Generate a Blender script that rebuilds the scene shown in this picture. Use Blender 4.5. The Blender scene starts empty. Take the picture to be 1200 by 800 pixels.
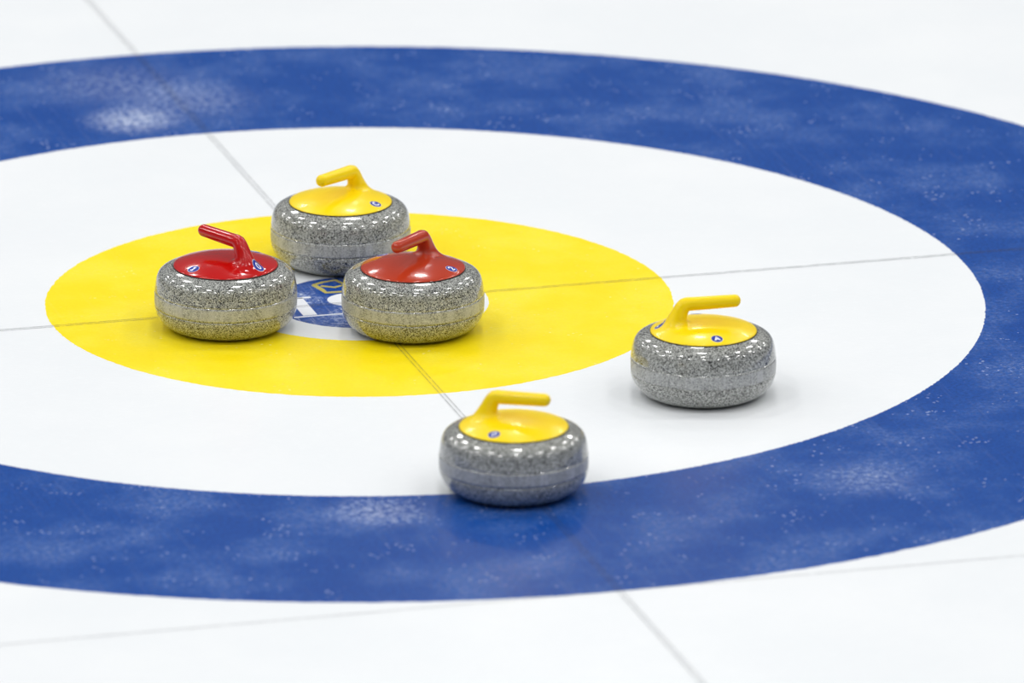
import bpy, bmesh, math, random
import numpy as np
from mathutils import Matrix, Vector

S = bpy.context.scene
C = S.collection
random.seed(4)

# ------------------------------------------------------------------ camera
cam_data = bpy.data.cameras.new('camera')
cam = bpy.data.objects.new('camera', cam_data)
C.objects.link(cam)
CAM = (-5.2541831, -19.98738459, 6.34914325)
R = ((0.9635174, 0.07804481, -0.25601411),
     (-0.26764096, 0.28663909, -0.91989475),
     (0.00159064, 0.95485446, 0.29706974))
m = Matrix.Identity(4)
for i in range(3):
    for j in range(3):
        m[i][j] = R[i][j]
    m[i][3] = CAM[i]
cam.matrix_world = m
cam_data.sensor_width = 36
cam_data.lens = 390.74
cam_data.clip_end = 300
cam_data.dof.use_dof = True
cam_data.dof.focus_distance = 21.36
cam_data.dof.aperture_fstop = 2.9
S.camera = cam

# ------------------------------------------------------------------ light
S.view_settings.view_transform = 'Standard'
S.view_settings.look = 'None'
S.view_settings.gamma = 1
S.view_settings.use_curve_mapping = False
S.view_settings.exposure = 0.03

W = bpy.data.worlds.new('arena')
S.world = W
W.use_nodes = True
wn, wl = W.node_tree.nodes, W.node_tree.links
bg = wn['Background']
bg.inputs['Strength'].default_value = 0.20
# the bright hall: darker boards and stands low down, a paler roof above
tc = wn.new('ShaderNodeTexCoord'); sx = wn.new('ShaderNodeSeparateXYZ'); cr = wn.new('ShaderNodeValToRGB')
wl.new(tc.outputs['Generated'], sx.inputs[0]); wl.new(sx.outputs['Z'], cr.inputs[0]); wl.new(cr.outputs[0], bg.inputs['Color'])
e = cr.color_ramp.elements
e[0].position = 0.0; e[0].color = (0.55, 0.59, 0.64, 1)
e[1].position = 0.55; e[1].color = (0.82, 0.87, 0.93, 1)
LAMP_R, LAMP_W, LAMP_H = 0.38, 68.0, 7.0
lampd = bpy.data.lights.new('hall_lamp', 'AREA')
lampd.shape = 'DISK'; lampd.size = LAMP_R * 2; lampd.energy = LAMP_W; lampd.color = (1.0, 0.99, 0.97)
for i in range(-4, 4):
    for j in range(-2, 3):
        lo = bpy.data.objects.new('hall_lamp', lampd)
        u, w = i * 3.5 + 0.6, j * 4.6 + 1.6
        lo.location = (u * 0.966 + w * 0.259, -u * 0.259 + w * 0.966, LAMP_H)
        C.objects.link(lo)


# ------------------------------------------------------------------ node helpers
class NT:
    def __init__(self, name):
        self.m = bpy.data.materials.new(name); self.m.use_nodes = True
        self.n, self.l = self.m.node_tree.nodes, self.m.node_tree.links
        self.b = self.n['Principled BSDF']
        self.out = self.n['Material Output']

    def node(self, t, **k):
        x = self.n.new(t)
        for a, b in k.items():
            setattr(x, a, b)
        return x

    def put(self, sock, v):
        if isinstance(v, bpy.types.NodeSocket):
            self.l.new(v, sock)
        else:
            sock.default_value = v

    def math(self, op, a, b=0.0, c=None, clamp=False):
        x = self.node('ShaderNodeMath', operation=op, use_clamp=clamp)
        self.put(x.inputs[0], a); self.put(x.inputs[1], b)
        if c is not None:
            self.put(x.inputs[2], c)
        return x.outputs[0]

    def noise(self, vec, scale, detail=2.0, rough=0.5):
        x = self.node('ShaderNodeTexNoise')
        self.put(x.inputs['Vector'], vec); x.inputs['Scale'].default_value = scale
        x.inputs['Detail'].default_value = detail; x.inputs['Roughness'].default_value = rough
        return x.outputs['Fac']

    def ramp(self, f, a, b):
        x = self.node('ShaderNodeMapRange', interpolation_type='SMOOTHSTEP')
        self.put(x.inputs[0], f); self.put(x.inputs[1], a); self.put(x.inputs[2], b)
        return x.outputs[0]

    def mix(self, f, a, b):
        x = self.node('ShaderNodeMix', data_type='RGBA')
        self.put(x.inputs[0], f); self.put(x.inputs[6], a); self.put(x.inputs[7], b)
        return x.outputs[2]

    def pos(self):
        return self.node('ShaderNodeNewGeometry').outputs['Position']

    def vmap(self, vec, scale=(1, 1, 1), rot=(0, 0, 0)):
        x = self.node('ShaderNodeMapping')
        self.put(x.inputs[0], vec); x.inputs['Scale'].default_value = scale; x.inputs['Rotation'].default_value = rot
        return x.outputs[0]


FROST_SPOTS = [(-0.126, 1.35, 0.13, 1.0), (0.02, 1.46, 0.20, 0.33), (-0.30, -1.275, 0.13, 0.55), (-0.10, 1.62, 0.25, 0.3),
               (0.62, -1.33, 0.14, 0.25)]


def paint(name, col, frost, fleck, deep=None, spots=True, mottle=0.03):
    """colour lying under a film of worn, lightly frosted ice"""
    t = NT(name)
    p = t.pos()
    cloud = t.noise(p, 5.0, 4, 0.6)
    fine = t.noise(p, 90.0, 5, 0.8)
    streak = t.noise(t.vmap(p, (70, 3.0, 1), (0, 0, 0.25)), 1.0, 3, 0.6)
    c = t.mix(t.ramp(cloud, 0.35, 0.7), (*col, 1), (*(deep or col), 1))
    mott = t.node('ShaderNodeVectorMath', operation='SCALE'); t.put(mott.inputs[0], c)
    t.put(mott.inputs['Scale'], t.math('ADD', 1.0 - mottle, t.math('MULTIPLY', t.ramp(t.noise(p, 130.0, 4, 0.8), 0.30, 0.70), 2 * mottle)))
    c = mott.outputs[0]
    f = t.math('MULTIPLY', t.ramp(cloud, 0.42, 0.72), t.ramp(fine, 0.40, 0.68))
    f = t.math('MULTIPLY', f, frost)
    f = t.math('ADD', f, t.math('MULTIPLY', t.ramp(streak, 0.55, 0.75), frost * 0.2))
    if spots:
        xyz = t.node('ShaderNodeSeparateXYZ'); t.put(xyz.inputs[0], p)
        for (x, y, r, s) in FROST_SPOTS:
            d = t.math('SQRT', t.math('ADD', t.math('POWER', t.math('ABSOLUTE', t.math('SUBTRACT', xyz.outputs[0], x)), 2.0),
                                      t.math('POWER', t.math('ABSOLUTE', t.math('SUBTRACT', xyz.outputs[1], y)), 2.0)))
            g = t.math('SUBTRACT', 1.0, t.ramp(d, 0.0, r))
            g = t.math('MULTIPLY', g, t.ramp(t.noise(p, 75.0, 5, 0.85), 0.42, 0.62))
            f = t.math('ADD', f, t.math('MULTIPLY', g, s * (0.8 if frost > 0.1 else 0.3)))
    # scattered bright flecks
    v = t.node('ShaderNodeTexVoronoi'); t.put(v.inputs['Vector'], p); v.inputs['Scale'].default_value = 75
    fl = t.math('MULTIPLY', t.math('LESS_THAN', v.outputs['Distance'], 0.22),
                t.ramp(t.noise(p, 11.0, 3, 0.7), 0.52, 0.66))
    f = t.math('ADD', f, t.math('MULTIPLY', fl, fleck), clamp=True)
    c = t.mix(f, c, (0.80, 0.86, 0.96, 1))
    t.put(t.b.inputs['Base Color'], c)
    t.put(t.b.inputs['Roughness'], t.math('ADD', 0.24, t.math('MULTIPLY', f, 0.3)))
    t.b.inputs['IOR'].default_value = 1.31
    bp = t.node('ShaderNodeBump'); bp.inputs['Strength'].default_value = 0.35; bp.inputs['Distance'].default_value = 0.0006
    t.put(bp.inputs['Height'], t.noise(p, 90.0, 3, 0.5)); t.put(t.b.inputs['Normal'], bp.outputs[0])
    return t.m


def plain(name, col, rough=0.4, coat=0.0, ior=1.5, metal=0.0):
    t = NT(name)
    t.b.inputs['Base Color'].default_value = (*col, 1); t.b.inputs['Roughness'].default_value = rough
    t.b.inputs['Coat Weight'].default_value = coat; t.b.inputs['Coat Roughness'].default_value = 0.05
    t.b.inputs['IOR'].default_value = ior; t.b.inputs['Specular IOR Level'].default_value = 0.28; t.b.inputs['Metallic'].default_value = metal
    return t.m


def ice_mat():
    t = NT('white_ice'); p = t.pos()
    c = t.mix(t.ramp(t.noise(p, 2.2, 4, 0.6), 0.35, 0.7), (0.825, 0.85, 0.875, 1), (0.855, 0.875, 0.895, 1))
    c = t.mix(t.math('MULTIPLY', t.ramp(t.noise(p, 40, 4, 0.7), 0.5, 0.75), 0.25), c, (0.90, 0.92, 0.94, 1))
    t.put(t.b.inputs['Base Color'], c)
    t.b.inputs['Roughness'].default_value = 0.26; t.b.inputs['IOR'].default_value = 1.31
    bp = t.node('ShaderNodeBump'); bp.inputs['Strength'].default_value = 0.3; bp.inputs['Distance'].default_value = 0.0006
    t.put(bp.inputs['Height'], t.noise(p, 90.0, 3, 0.5)); t.put(t.b.inputs['Normal'], bp.outputs[0])
    return t.m


def string_mat(name, axis, off, gap, fill, dark):
    """pair of fine strings frozen in the ice; ice shows between and around them"""
    t = NT(name); p = t.pos()
    xyz = t.node('ShaderNodeSeparateXYZ'); t.put(xyz.inputs[0], p)
    a = t.math('ABSOLUTE', t.math('SUBTRACT', xyz.outputs[axis], off))
    d = t.math('ABSOLUTE', t.math('SUBTRACT', a, gap))
    line = t.math('SUBTRACT', 1.0, t.ramp(d, 0.0006, 0.0014))
    worn = t.ramp(t.noise(p, 60, 3, 0.7), 0.30, 0.52)
    f = t.math('ADD', t.math('MULTIPLY', t.math('MULTIPLY', line, worn), dark), fill, clamp=True)
    t.b.inputs['Base Color'].default_value = (0.05, 0.055, 0.07, 1); t.b.inputs['Roughness'].default_value = 0.4
    tr = t.node('ShaderNodeBsdfTransparent'); mx = t.node('ShaderNodeMixShader')
    t.put(mx.inputs[0], f); t.l.new(tr.outputs[0], mx.inputs[1]); t.l.new(t.b.outputs[0], mx.inputs[2])
    t.l.new(mx.outputs[0], t.out.inputs['Surface'])
    return t.m


def granite_mat(name, tint, band=False):
    t = NT(name)
    tc = t.node('ShaderNodeTexCoord'); oi = t.node('ShaderNodeObjectInfo')
    add = t.node('ShaderNodeVectorMath', operation='ADD')
    cmb = t.node('ShaderNodeCombineXYZ')
    t.put(cmb.inputs[0], t.math('MULTIPLY', oi.outputs['Random'], 7.0)); t.put(cmb.inputs[2], t.math('MULTIPLY', oi.outputs['Random'], 3.0))
    t.put(add.inputs[0], tc.outputs['Object']); t.put(add.inputs[1], cmb.outputs[0]); o = add.outputs[0]
    v = t.node('ShaderNodeTexVoronoi'); t.put(v.inputs['Vector'], o); v.inputs['Scale'].default_value = 670
    sep = t.node('ShaderNodeSeparateColor'); t.put(sep.inputs[0], v.outputs['Color'])
    r = t.node('ShaderNodeValToRGB'); t.put(r.inputs[0], sep.outputs[0]); r.color_ramp.interpolation = 'CONSTANT'
    el = r.color_ramp.elements
    cols = [(0.0, 0.005), (0.23, 0.07), (0.33, 0.28), (0.56, 0.41), (0.86, 0.62)]
    while len(el) < len(cols):
        el.new(0.5)
    for q, (ps, g) in zip(el, cols):
        q.position = ps; q.color = (g * tint[0], g * tint[1], g * tint[2], 1)
    c = t.mix(t.math('MULTIPLY', t.ramp(t.noise(o, 22, 2, 0.5), 0.4, 0.7), 0.12), r.outputs[0], (0.52, 0.53, 0.50, 1))
    rough, coat = 0.10, 0.5
    if band:                              # the struck band is bruised, paler and dull, fading out at its two edges
        xyz = t.node('ShaderNodeSeparateXYZ'); t.put(xyz.inputs[0], tc.outputs['Object'])
        d = t.math('ABSOLUTE', t.math('SUBTRACT', xyz.outputs[2], 0.0615))
        d = t.math('ADD', d, t.math('MULTIPLY', t.math('SUBTRACT', t.noise(o, 120, 3, 0.6), 0.5), 0.006))
        bz = t.math('SUBTRACT', 1.0, t.ramp(d, 0.0100, 0.0140))
        ang = t.node('ShaderNodeVectorMath', operation='MULTIPLY')
        t.put(ang.inputs[0], tc.outputs['Object']); ang.inputs[1].default_value = (90, 90, 8)
        sc = t.ramp(t.noise(ang.outputs[0], 1.0, 4, 0.65), 0.42, 0.66)
        w = t.math('MULTIPLY', bz, t.math('ADD', 0.30, t.math('MULTIPLY', sc, 0.50)))
        c = t.mix(w, c, (0.52, 0.53, 0.54, 1))
        rough = t.math('ADD', 0.12, t.math('MULTIPLY', bz, 0.30))
        coat = t.math('SUBTRACT', 0.5, t.math('MULTIPLY', bz, 0.5))
    t.put(t.b.inputs['Base Color'], c)
    t.put(t.b.inputs['Roughness'], rough); t.put(t.b.inputs['Coat Weight'], coat)
    t.b.inputs['Coat Roughness'].default_value = 0.04; t.b.inputs['IOR'].default_value = 1.55
    return t.m


M_ice = ice_mat()
M_blue = paint('blue_paint', (0.003, 0.058, 0.30), 0.14, 0.30, (0.012, 0.080, 0.34), mottle=0.30)
M_yel = paint('yellow_paint', (0.97, 0.75, 0.003), 0.05, 0.12, (0.98, 0.80, 0.025))
M_logo = paint('logo_blue_paint', (0.008, 0.060, 0.31), 0.8, 0.7, (0.02, 0.09, 0.36), False, 0.3)
M_lwhite = paint('logo_white_paint', (0.86, 0.88, 0.93), 0.1, 0.1, None, False)
M_lgold = paint('logo_gold_paint', (0.55, 0.47, 0.12), 0.3, 0.3, None, False)
M_gran = granite_mat('speckled_granite', (0.98, 1.0, 0.94))
M_band = granite_mat('bruised_granite_band', (0.98, 1.0, 0.94), True)
M_capy = plain('yellow_plastic', (0.97, 0.70, 0.001), 0.28, 0.15)
M_red = plain('deep_red_plastic', (0.50, 0.004, 0.003), 0.15, 0.5)
M_org = plain('orange_red_plastic', (0.46, 0.040, 0.012), 0.17, 0.5)
M_rim_ring = plain('matte_black', (0.015, 0.012, 0.010), 0.7)
M_sb = plain('sticker_blue', (0.004, 0.028, 0.33), 0.6)
M_sw = plain('sticker_white', (0.85, 0.87, 0.92), 0.35)


# ------------------------------------------------------------------ mesh helpers
def link(name, verts, faces, mats, parent=None, smooth=True, midx=None):
    me = bpy.data.meshes.new(name)
    me.from_pydata([tuple(v) for v in verts], [], faces)
    for mm in (mats if isinstance(mats, (list, tuple)) else [mats]):
        me.materials.append(mm)
    if smooth:
        me.polygons.foreach_set('use_smooth', [True] * len(me.polygons))
    if midx:
        me.polygons.foreach_set('material_index', midx)
    me.update()
    o = bpy.data.objects.new(name, me); C.objects.link(o)
    if parent:
        o.parent = parent
    return o


def slab(name, rings, z0, z1, mat, parent, n=720, jit=0.0):
    """thin flat annulus (or disc, inner radius 0) with real thickness"""
    r0, r1 = rings
    vs, fs = [], []
    rnd = np.random.RandomState(7)
    j = np.convolve(np.tile(rnd.randn(n), 3), np.ones(3) / 3, 'same')[n:2 * n] * jit
    for k in range(n):
        a = 2 * math.pi * k / n
        c, s = math.cos(a), math.sin(a)
        ro, ri = r1 + j[k], (r0 + j[(k * 7) % n] if r0 else 0)
        vs += [(ri * c, ri * s, z1), (ro * c, ro * s, z1), (ro * c, ro * s, z0), (ri * c, ri * s, z0)]
    if r0:
        for k in range(n):
            a, b = 4 * k, 4 * ((k + 1) % n)
            fs += [(a, a + 1, b + 1, b), (a + 1, a + 2, b + 2, b + 1), (a + 2, a + 3, b + 3, b + 2), (a + 3, a, b, b + 3)]
    else:
        vs = [v for i, v in enumerate(vs) if i % 4 in (1, 2)]
        fs = [tuple(2 * k for k in range(n)), tuple(2 * k + 1 for k in range(n))[::-1]]
        fs += [(2 * k, 2 * k + 1, 2 * ((k + 1) % n) + 1, 2 * ((k + 1) % n)) for k in range(n)]
    return link(name, vs, fs, mat, parent, smooth=False)


def prism(polys, z0, z1):
    vs, fs = [], []
    for p in polys:
        n = len(p); b = len(vs)
        vs += [(x, y, z1) for x, y in p] + [(x, y, z0) for x, y in p]
        fs += [tuple(range(b, b + n)), tuple(range(b + n, b + 2 * n))[::-1]]
        fs += [(b + k, b + n + k, b + n + (k + 1) % n, b + (k + 1) % n) for k in range(n)]
    return vs, fs


def stroke(pts, w):
    """quads following a polyline of width w (mitre joined)"""
    P = [Vector(p) for p in pts]; out = []
    L, Rr = [], []
    for i, p in enumerate(P):
        d = (P[min(i + 1, len(P) - 1)] - P[max(i - 1, 0)]).normalized()
        nrm = Vector((-d.y, d.x)) * (w / 2 if not isinstance(w, (list, tuple)) else w[i] / 2)
        L.append(p + nrm); Rr.append(p - nrm)
    for i in range(len(P) - 1):
        out.append([tuple(Rr[i]), tuple(Rr[i + 1]), tuple(L[i + 1]), tuple(L[i])])
    return out


def soft(pts, w):
    P = [(a[0], a[1], b) for a, b in zip(pts, w)]
    for _ in range(3):
        Q = [P[0]]
        for a, b in zip(P[:-1], P[1:]):
            Q += [tuple(a[i] * .75 + b[i] * .25 for i in range(3)), tuple(a[i] * .25 + b[i] * .75 for i in range(3))]
        P = Q + [P[-1]]
    return [p[:2] for p in P], [p[2] for p in P]


# ------------------------------------------------------------------ the ice
H = 30.0
NG = 12
vs = [(-H + 2 * H * i / NG, -H + 2 * H * j / NG, 0.0) for j in range(NG + 1) for i in range(NG + 1)]
fs = [(j * (NG + 1) + i, j * (NG + 1) + i + 1, (j + 1) * (NG + 1) + i + 1, (j + 1) * (NG + 1) + i) for j in range(NG) for i in range(NG)]
b = len(vs)
vs += [(-H, -H, -0.05), (H, -H, -0.05), (H, H, -0.05), (-H, H, -0.05)]
fs.append((b + 3, b + 2, b + 1, b))
floor = link('floor', vs, fs, M_ice, None, smooth=False)
floor['kind'] = 'structure'
floor['label'] = 'white sheet of curling ice with the painted target rings'


def child_label(o, lab):
    o['label'] = lab
    return o


child_label(slab('blue_ring', (1.217, 1.829), -0.002, 0.0003, M_blue, floor, 1800, 0.0012), 'wide painted blue outer ring')
child_label(slab('yellow_ring', (0.252, 0.611), -0.002, 0.0003, M_yel, floor, 900, 0.001), 'painted yellow inner ring')
child_label(slab('blue_logo_disc', (0, 0.170), -0.002, 0.0003, M_logo, floor, 240, 0.0008), 'dark blue disc painted at the button')

# white lettering on the button: I-like stem with serifs, then an S
polys = [[(-0.128, -0.060), (-0.100, -0.060), (-0.100, 0.055), (-0.128, 0.055)],
         [(-0.143, 0.050), (-0.084, 0.050), (-0.084, 0.059), (-0.143, 0.059)],
         [(-0.148, -0.070), (0.060, -0.070), (0.060, -0.0635), (-0.148, -0.0635)]]
polys += stroke(*soft([(0.030, 0.030), (0.010, 0.052), (-0.020, 0.052), (-0.042, 0.030), (-0.038, 0.002), (-0.010, -0.010),
                 (0.018, -0.020), (0.022, -0.040), (0.000, -0.055), (-0.030, -0.052), (-0.045, -0.035)],
                [0.010, 0.016, 0.024, 0.036, 0.034, 0.030, 0.032, 0.030, 0.020, 0.012, 0.008]))
v_, f_ = prism(polys, 0.0, 0.0006)
child_label(link('letter_mark', v_, f_, M_lwhite, floor, smooth=False), 'white letters across the blue button disc')
gp = stroke([(-0.0577, 0.132), (-0.050, 0.100), (-0.047, 0.076), (-0.012, 0.074), (0.030, 0.076)], 0.011)
gp += stroke([(-0.0577, 0.132), (-0.036, 0.145), (-0.008, 0.152), (0.002, 0.118), (-0.022, 0.106), (-0.046, 0.122)], 0.009)
gp += stroke([(0.002, 0.118), (0.030, 0.135), (0.050, 0.110), (0.030, 0.076)], 0.009)
v_, f_ = prism(gp, 0.0, 0.0006)
child_label(link('crest_mark', v_, f_, M_lgold, floor, smooth=False), 'gold outlined crest above the letters')


def strip(name, axis, off, lo, hi, half, mat, z, lab):
    a, c = (lo, hi), (off - half, off + half)
    p = [(a[0], c[0]), (a[1], c[0]), (a[1], c[1]), (a[0], c[1])] if axis == 1 else [(c[0], a[0]), (c[1], a[0]), (c[1], a[1]), (c[0], a[1])]
    v, f = prism([p], z, z + 0.0002)
    o = link(name, v[:4], f[:1], mat, floor, smooth=False)
    child_label(o, lab)


strip('centre_line', 0, 0.0, -12, 12, 0.0075, string_mat('centre_line_string', 0, 0.0, 0.0042, 0.04, 0.36), 0.0009,
      'pair of thin grey strings running away from the camera')
strip('tee_line', 1, 0.0, -2.4, 2.4, 0.0075, string_mat('tee_line_string', 1, 0.0, 0.0042, 0.07, 0.40), 0.0007,
      'pair of thin grey strings running across the rings')
strip('back_line', 1, -1.829, -2.4, 2.4, 0.006, string_mat('back_line_string', 1, -1.829, 0.0012, 0.05, 0.24), 0.0007,
      'faint grey line touching the near edge of the blue ring')


# ------------------------------------------------------------------ curling stones
RB, ZB0, ZB1 = 0.1375, 0.047, 0.076       # band radius and its lower / upper height
RC, AX = 0.0855, 0.0520
UP, LO = 0.050, 0.0475


def se(a, bb, t, p=2.15):
    c, s = math.cos(t), math.sin(t)
    return a * abs(c) ** (2 / p), bb * abs(s) ** (2 / p)


FLAT = []


def granite_profile():
    pr = [(0.0, 0.006), (0.045, 0.006), (0.058, 0.0035), (0.062, 0.0004), (0.066, 0.0002)]
    N = 28
    low = []
    for k in range(N + 1):
        t = math.radians(90 * k / N)
        x, z = se(AX, LO, t, 2.0)
        low.append((RC + x, ZB0 - z))
    low = [q for q in low if q[1] > 0.0][::-1]
    low = [q for q in low if q[0] > 0.068]
    pr += low
    FLAT.append(len(pr)); pr += [(RB - 0.0012, ZB0 + 0.0002), (RB - 0.0012, ZB1 - 0.0002)]
    # nearly straight flank, a tight knee, then a shallow crown up to the cap
    K = [(0.1376, 0.066), (0.1375, ZB1), (0.1364, 0.0850), (0.1350, 0.0940), (0.1331, 0.1015), (0.1303, 0.1078), (0.1262, 0.1127),
         (0.1205, 0.1165), (0.1135, 0.1193), (0.1060, 0.1216), (0.0985, 0.1234), (0.0930, 0.1240)]
    for i in range(1, len(K) - 2):
        p0, p1, p2, p3 = K[i - 1], K[i], K[i + 1], K[i + 2]
        for j in range(5):
            t = j / 5
            pr.append(tuple(0.5 * (2 * p1[q] + (p2[q] - p0[q]) * t + (2 * p0[q] - 5 * p1[q] + 4 * p2[q] - p3[q]) * t * t
                                   + (3 * p1[q] - p0[q] - 3 * p2[q] + p3[q]) * t ** 3) for q in (0, 1)))
    pr += [(0.0980, 0.1228), (0.094, 0.1200), (0.05, 0.1190), (0.0, 0.1190)]
    return pr


def revolve(pr, n=160, close=False):
    vs, fs, idx = [], [], []
    for (r, z) in pr:
        if r == 0:
            idx.append([len(vs)] * n); vs.append((0, 0, z))
        else:
            idx.append(list(range(len(vs), len(vs) + n)))
            vs += [(r * math.cos(2 * math.pi * k / n), r * math.sin(2 * math.pi * k / n), z) for k in range(n)]
    m_ = len(pr)
    for i in range(m_ if close else m_ - 1):
        A, B = idx[i], idx[(i + 1) % m_]
        for k in range(n):
            q = []
            for w in (A[k], A[(k + 1) % n], B[(k + 1) % n], B[k]):
                if w not in q:
                    q.append(w)
            if len(q) > 2:
                fs.append(tuple(q))
    return vs, fs


# cap and gooseneck handle: a distance field turned into one smooth surface
CAPZ, CAPR, DOME = 0.1235, 0.1012, 0.0175


def spine():
    pts = [(-0.0620, -0.010, 0.0265), (-0.0560, 0.012, 0.0205), (-0.0490, 0.030, 0.0163), (-0.0430, 0.0445, 0.0145), (-0.0365, 0.0545, 0.0134),
           (-0.0220, 0.0545, 0.0130), (0.0150, 0.0557, 0.0127), (0.0590, 0.0572, 0.0120)]
    P = np.array(pts)
    for _ in range(2):          # corner cutting keeps the bend soft
        Q = [P[0]]
        for a, b_ in zip(P[:-1], P[1:]):
            Q += [a * .75 + b_ * .25, a * .25 + b_ * .75]
        Q.append(P[-1]); P = np.array(Q)
    keep = [P[0]]
    for p in P[1:]:
        if np.linalg.norm(p[:2] - keep[-1][:2]) > 0.0035:
            keep.append(p)
    if not np.allclose(keep[-1], P[-1]):
        keep.append(P[-1])
    return [(np.array([p[0], 0.0, p[1]]), float(p[2])) for p in keep]


SPINE = spine()


def sdf_parts(X, Y, Z, neck=True):
    r = np.sqrt(X * X + Y * Y)
    q = np.clip(r / CAPR, 0, 1)
    h = 0.0022 + DOME * (1 - q * q) ** 0.95
    # gentle palm hollow under the grip
    h = h - 0.0010 * np.exp(-((X - 0.022) / 0.034) ** 2 - (Y / 0.030) ** 2)
    slope = 1.0 / np.sqrt(1 + (2 * DOME * q / CAPR) ** 2)
    dtop = (Z - h) * slope
    rr = 0.0022
    a = np.maximum(dtop + rr, 0); bq = np.maximum(r - (CAPR - rr), 0)
    dcap = np.minimum(np.maximum(dtop + rr, r - (CAPR - rr)), 0) + np.sqrt(a * a + bq * bq) - rr
    dcap = np.maximum(dcap, -Z - 0.0005)
    if not neck:
        return dcap, None
    dn = None
    for (p0, r0), (p1, r1) in zip(SPINE[:-1], SPINE[1:]):
        d = p1 - p0; L2 = d @ d
        t = np.clip(((X - p0[0]) * d[0] + (Y - p0[1]) * d[1] + (Z - p0[2]) * d[2]) / L2, 0, 1)
        dd = np.sqrt((X - p0[0] - t * d[0]) ** 2 + (Y - p0[1]) ** 2 + (Z - p0[2] - t * d[2]) ** 2) - (r0 + t * (r1 - r0))
        dn = dd if dn is None else np.minimum(dn, dd)
    # flatten the far tip of the grip a little
    dn = np.maximum(dn, X - 0.0705)
    return dcap, dn


def sdf(X, Y, Z):
    dc, dn = sdf_parts(X, Y, Z)
    k = 0.014
    hh = np.clip(0.5 + 0.5 * (dn - dc) / k, 0, 1)
    d = dn * (1 - hh) + dc * hh - k * hh * (1 - hh)
    return np.maximum(d, -Z - 0.0005)


def surface_nets(step=0.0016):
    xs = np.arange(-0.108, 0.1085, step); ys = np.arange(-0.108, 0.1085, step); zs = np.arange(-0.006, 0.074, step)
    X, Y, Z = np.meshgrid(xs, ys, zs, indexing='ij')
    D = np.empty_like(X)
    mid = np.abs(ys) < 0.046            # the handle lies in the middle slice only
    D[:, mid] = sdf(X[:, mid], Y[:, mid], Z[:, mid])
    D[:, ~mid] = np.maximum(sdf_parts(X[:, ~mid], Y[:, ~mid], Z[:, ~mid], False)[0], -Z[:, ~mid] - 0.0005)
    nx, ny, nz = D.shape
    acc = np.zeros((nx - 1, ny - 1, nz - 1, 3)); cnt = np.zeros((nx - 1, ny - 1, nz - 1))
    G = np.stack([X, Y, Z], -1)
    cor = [(i, j, k) for i in (0, 1) for j in (0, 1) for k in (0, 1)]

    def sl(c):
        return (slice(c[0], nx - 1 + c[0]), slice(c[1], ny - 1 + c[1]), slice(c[2], nz - 1 + c[2]))
    for a in cor:
        for b_ in cor:
            if a < b_ and sum(abs(p - q) for p, q in zip(a, b_)) == 1:
                da, db = D[sl(a)], D[sl(b_)]
                mk = (da < 0) != (db < 0)
                t = np.where(mk, da / np.where(mk, da - db, 1), 0)
                acc += np.where(mk[..., None], G[sl(a)] * (1 - t[..., None]) + G[sl(b_)] * t[..., None], 0)
                cnt += mk
    act = cnt > 0
    ids = -np.ones(act.shape, int); ids[act] = np.arange(act.sum())
    V = acc[act] / cnt[act][:, None]
    F = []
    for ax in range(3):
        o = [i for i in range(3) if i != ax]
        s0 = [slice(1, -1)] * 3; s0[ax] = slice(0, -1)
        s1 = [slice(1, -1)] * 3; s1[ax] = slice(1, None)
        A, B = D[tuple(s0)], D[tuple(s1)]
        base = np.argwhere((A < 0) != (B < 0))
        sgn = A[tuple(base.T)] < 0
        base = base + 1; base[:, ax] -= 1
        u, w = np.zeros(3, int), np.zeros(3, int)
        u[o[0]] = 1; w[o[1]] = 1
        q = [ids[tuple((base - u - w).T)], ids[tuple((base - w).T)], ids[tuple(base.T)], ids[tuple((base - u).T)]]
        q = np.stack(q, 1)
        flip = sgn if ax != 1 else ~sgn
        q = np.where(flip[:, None], q, q[:, ::-1])
        F.append(q)
    F = np.concatenate(F)
    e_ = 0.0004
    x, y, z = V.T
    for _ in range(2):      # pull the vertices onto the surface
        d = sdf(x, y, z)
        g = np.stack([sdf(x + e_, y, z) - sdf(x - e_, y, z), sdf(x, y + e_, z) - sdf(x, y - e_, z), sdf(x, y, z + e_) - sdf(x, y, z - e_)], 1) / (2 * e_)
        gl = (g * g).sum(1) + 1e-9
        V = V - np.clip(d / gl, -step * .5, step * .5)[:, None] * g
        x, y, z = V.T
    e2 = 0.0010
    g = np.stack([sdf(x + e2, y, z) - sdf(x - e2, y, z), sdf(x, y + e2, z) - sdf(x, y - e2, z), sdf(x, y, z + e2) - sdf(x, y, z - e2)], 1)
    Nn = g / (np.linalg.norm(g, axis=1)[:, None] + 1e-12)
    return V, F, Nn


CV, CF, CN = surface_nets()
cen = CV[CF].mean(1)
dc_, dn_ = sdf_parts(*cen.T)
is_handle = (dn_ + 0.0015 < dc_) & (cen[:, 2] > 0.012)


def submesh(name, mask):
    F = CF[mask]; used, inv = np.unique(F, return_inverse=True)
    V = CV[used] + np.array([0, 0, CAPZ]); inv = inv.reshape(F.shape)
    me = bpy.data.meshes.new(name)
    me.from_pydata(V.tolist(), [], inv.tolist())
    me.polygons.foreach_set('use_smooth', [True] * len(me.polygons))
    me.update()
    me.normals_split_custom_set_from_vertices(CN[used].tolist())
    return me


ME_CAP = submesh('cap', ~is_handle)
ME_HANDLE = submesh('handle', is_handle)


def top_z(x, y):
    """height of the cap's upper surface above many points at once"""
    lo, hi = np.zeros_like(x), np.full_like(x, 0.05)
    for _ in range(22):
        mid = (lo + hi) / 2
        ins = sdf(x, y, mid) < 0
        lo = np.where(ins, mid, lo); hi = np.where(ins, hi, mid)
    return lo


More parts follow.
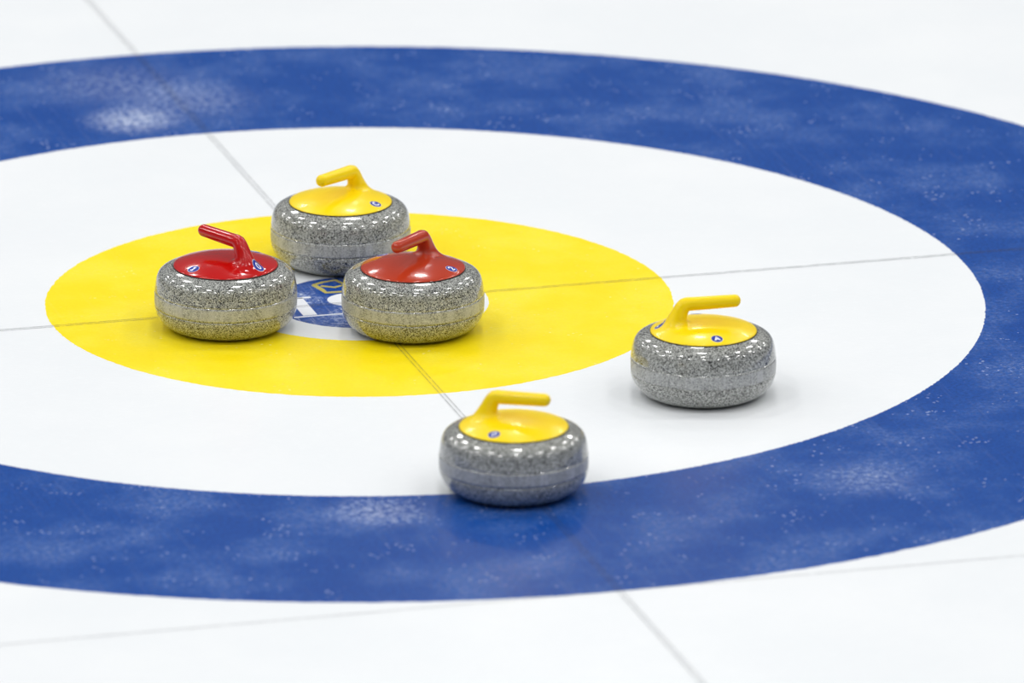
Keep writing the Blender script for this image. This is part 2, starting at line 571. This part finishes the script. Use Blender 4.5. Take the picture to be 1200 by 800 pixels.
GLYPHS = {  # polylines in a unit circle, up = away from the rim
    '0': [[(0.32 * math.cos(a * math.pi / 6), 0.50 * math.sin(a * math.pi / 6)) for a in range(13)]],
    '2': [[(-0.36, 0.28), (-0.20, 0.50), (0.14, 0.52), (0.32, 0.30), (0.20, 0.02), (-0.34, -0.48), (0.38, -0.48)]],
    'A': [[(-0.40, -0.50), (0.0, 0.54), (0.40, -0.50)], [(-0.22, -0.12), (0.22, -0.12)]],
    '1': [[(-0.24, 0.22), (0.06, 0.54), (0.06, -0.52)], [(-0.24, -0.50), (0.34, -0.50)]],
    'C': [[(0.36, 0.34), (0.10, 0.52), (-0.26, 0.40), (-0.40, 0.0), (-0.26, -0.40), (0.10, -0.52), (0.36, -0.34)]],
}


def sticker(parent, ang, glyph, r=0.0820):
    cx, cy = r * math.cos(ang), r * math.sin(ang)
    out = Vector((math.cos(ang), math.sin(ang))); side = Vector((-out.y, out.x))
    RS = 0.0114
    vs, fs, mi = [], [], []

    def put(u, v, lift):
        x = cx + side.x * u - out.x * v; y = cy + side.y * u - out.y * v
        vs.append((x, y, lift)); return len(vs) - 1

    def disc(rad, lift, mat):
        n = 32
        c = put(0, 0, lift); r1 = [put(rad * .5 * math.cos(2 * math.pi * k / n), rad * .5 * math.sin(2 * math.pi * k / n), lift) for k in range(n)]
        r2 = [put(rad * math.cos(2 * math.pi * k / n), rad * math.sin(2 * math.pi * k / n), lift) for k in range(n)]
        r3 = [put(rad * math.cos(2 * math.pi * k / n), rad * math.sin(2 * math.pi * k / n), lift - 0.0003) for k in range(n)]
        for k in range(n):
            j = (k + 1) % n
            fs.extend([(c, r1[k], r1[j]), (r1[k], r2[k], r2[j], r1[j]), (r2[k], r3[k], r3[j], r2[j])]); mi.extend([mat] * 3)
    disc(RS, 0.00035, 1); disc(RS * 0.94, 0.0006, 0)
    for pl in GLYPHS[glyph]:
        pl = [(x * RS, y * RS) for x, y in pl]
        for q in stroke(pl, RS * (0.20 if glyph == '0' else 0.30)):
            ids = [put(u, v, 0.0009) for u, v in q]
            fs.append(tuple(ids)); mi.append(1)
    A = np.array(vs); A[:, 2] += CAPZ + top_z(A[:, 0], A[:, 1]); vs = A.tolist()
    o = link('round_sticker', vs, fs, [M_sb, M_sw], parent, smooth=False, midx=mi)
    o['label'] = 'small blue round sticker with a white mark'
    return o


def build_stone():
    root = bpy.data.objects.new('curling_stone', None); C.objects.link(root); root.empty_display_size = 0.1
    v, f = revolve(granite_profile())
    o = link('granite_body', v, f, M_gran, root)
    k0 = FLAT[0]
    for ring in (k0 - 1, k0, k0 + 1):       # the hidden seat of the striking band keeps hard edges
        for p in o.data.polygons[ring * 160:(ring + 1) * 160]:
            p.use_smooth = False

    v, f = revolve([(RB - 0.0020, ZB0), (RB, ZB0), (RB + 0.00025, ZB0 + 0.005), (RB + 0.0003, (ZB0 + ZB1) / 2), (RB + 0.00025, ZB1 - 0.005), (RB, ZB1), (RB - 0.0020, ZB1)], 160, True)
    o = link('striking_band', v, f, M_band, root)
    for pi, p in enumerate(o.data.polygons):
        ring = pi // 160
        if ring in (0, 5, 6):
            p.use_smooth = False
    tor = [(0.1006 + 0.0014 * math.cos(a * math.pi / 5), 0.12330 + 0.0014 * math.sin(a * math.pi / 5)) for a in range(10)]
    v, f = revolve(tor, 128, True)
    link('dark_rim_ring', v, f, M_rim_ring, root)  # thin dark ring drawing the line just below the cap's edge
    for nm, me in (('cap', ME_CAP), ('handle', ME_HANDLE)):
        o = bpy.data.objects.new(nm, me); C.objects.link(o)
        me.materials.clear(); me.materials.append(M_capy)
        o.parent = root
    return root


def copy_stone(src):
    r = src.copy(); C.objects.link(r)
    for c in list(src.children):
        d = c.copy(); C.objects.link(d); d.parent = r
    return r


#        x, y, rotation, cap material, [(world sticker direction in degrees, glyph)], label
STONES = [
    (-0.2893, -0.0879, 120.0, M_red, [(-153.0, '1'), (-54.0, '0'), (32.0, '2')],
     'granite curling stone with glossy deep red handle, leftmost on the yellow ring'),
    (0.0544, -0.2006, -135.5, M_org, [(-40.2, '2'), (121.0, 'C')],
     'grey granite curling stone with orange-red handle, beside the blue button disc'),
    (0.0327, 0.2672, -142.6, M_capy, [(-47.6, 'C')],
     'curling stone with yellow handle, farthest back, behind the two red-handled stones'),
    (0.4783, -0.7407, -7.2, M_capy, [(-88.5, 'A'), (167.0, 'C'), (83.0, '0')],
     'curling stone with yellow handle standing on white ice, rightmost of the five stones'),
    (-0.0274, -1.2196, -33.6, M_capy, [(-131.6, '0')],
     'curling stone with yellow handle nearest the camera, standing on the blue ring'),
]
proto = build_stone()
stones = []
for i, s in enumerate(STONES):
    stones.append(proto if i == 0 else copy_stone(proto))
for st, (x, y, a, cm, stk, lab) in zip(stones, STONES):
    st.location = (x, y, 0.0004); st.rotation_euler = (0, 0, math.radians(a))
    st['label'] = lab; st['category'] = 'curling stone'; st['group'] = 'curling stones in the house'
    for c in st.children:
        if c.name.split('.')[0] in ('cap', 'handle'):
            c.material_slots[0].link = 'OBJECT'; c.material_slots[0].material = cm
            if c.name.startswith('cap'):
                cap = c
    for (wa, g) in stk:
        sticker(cap, math.radians(wa - a), g)
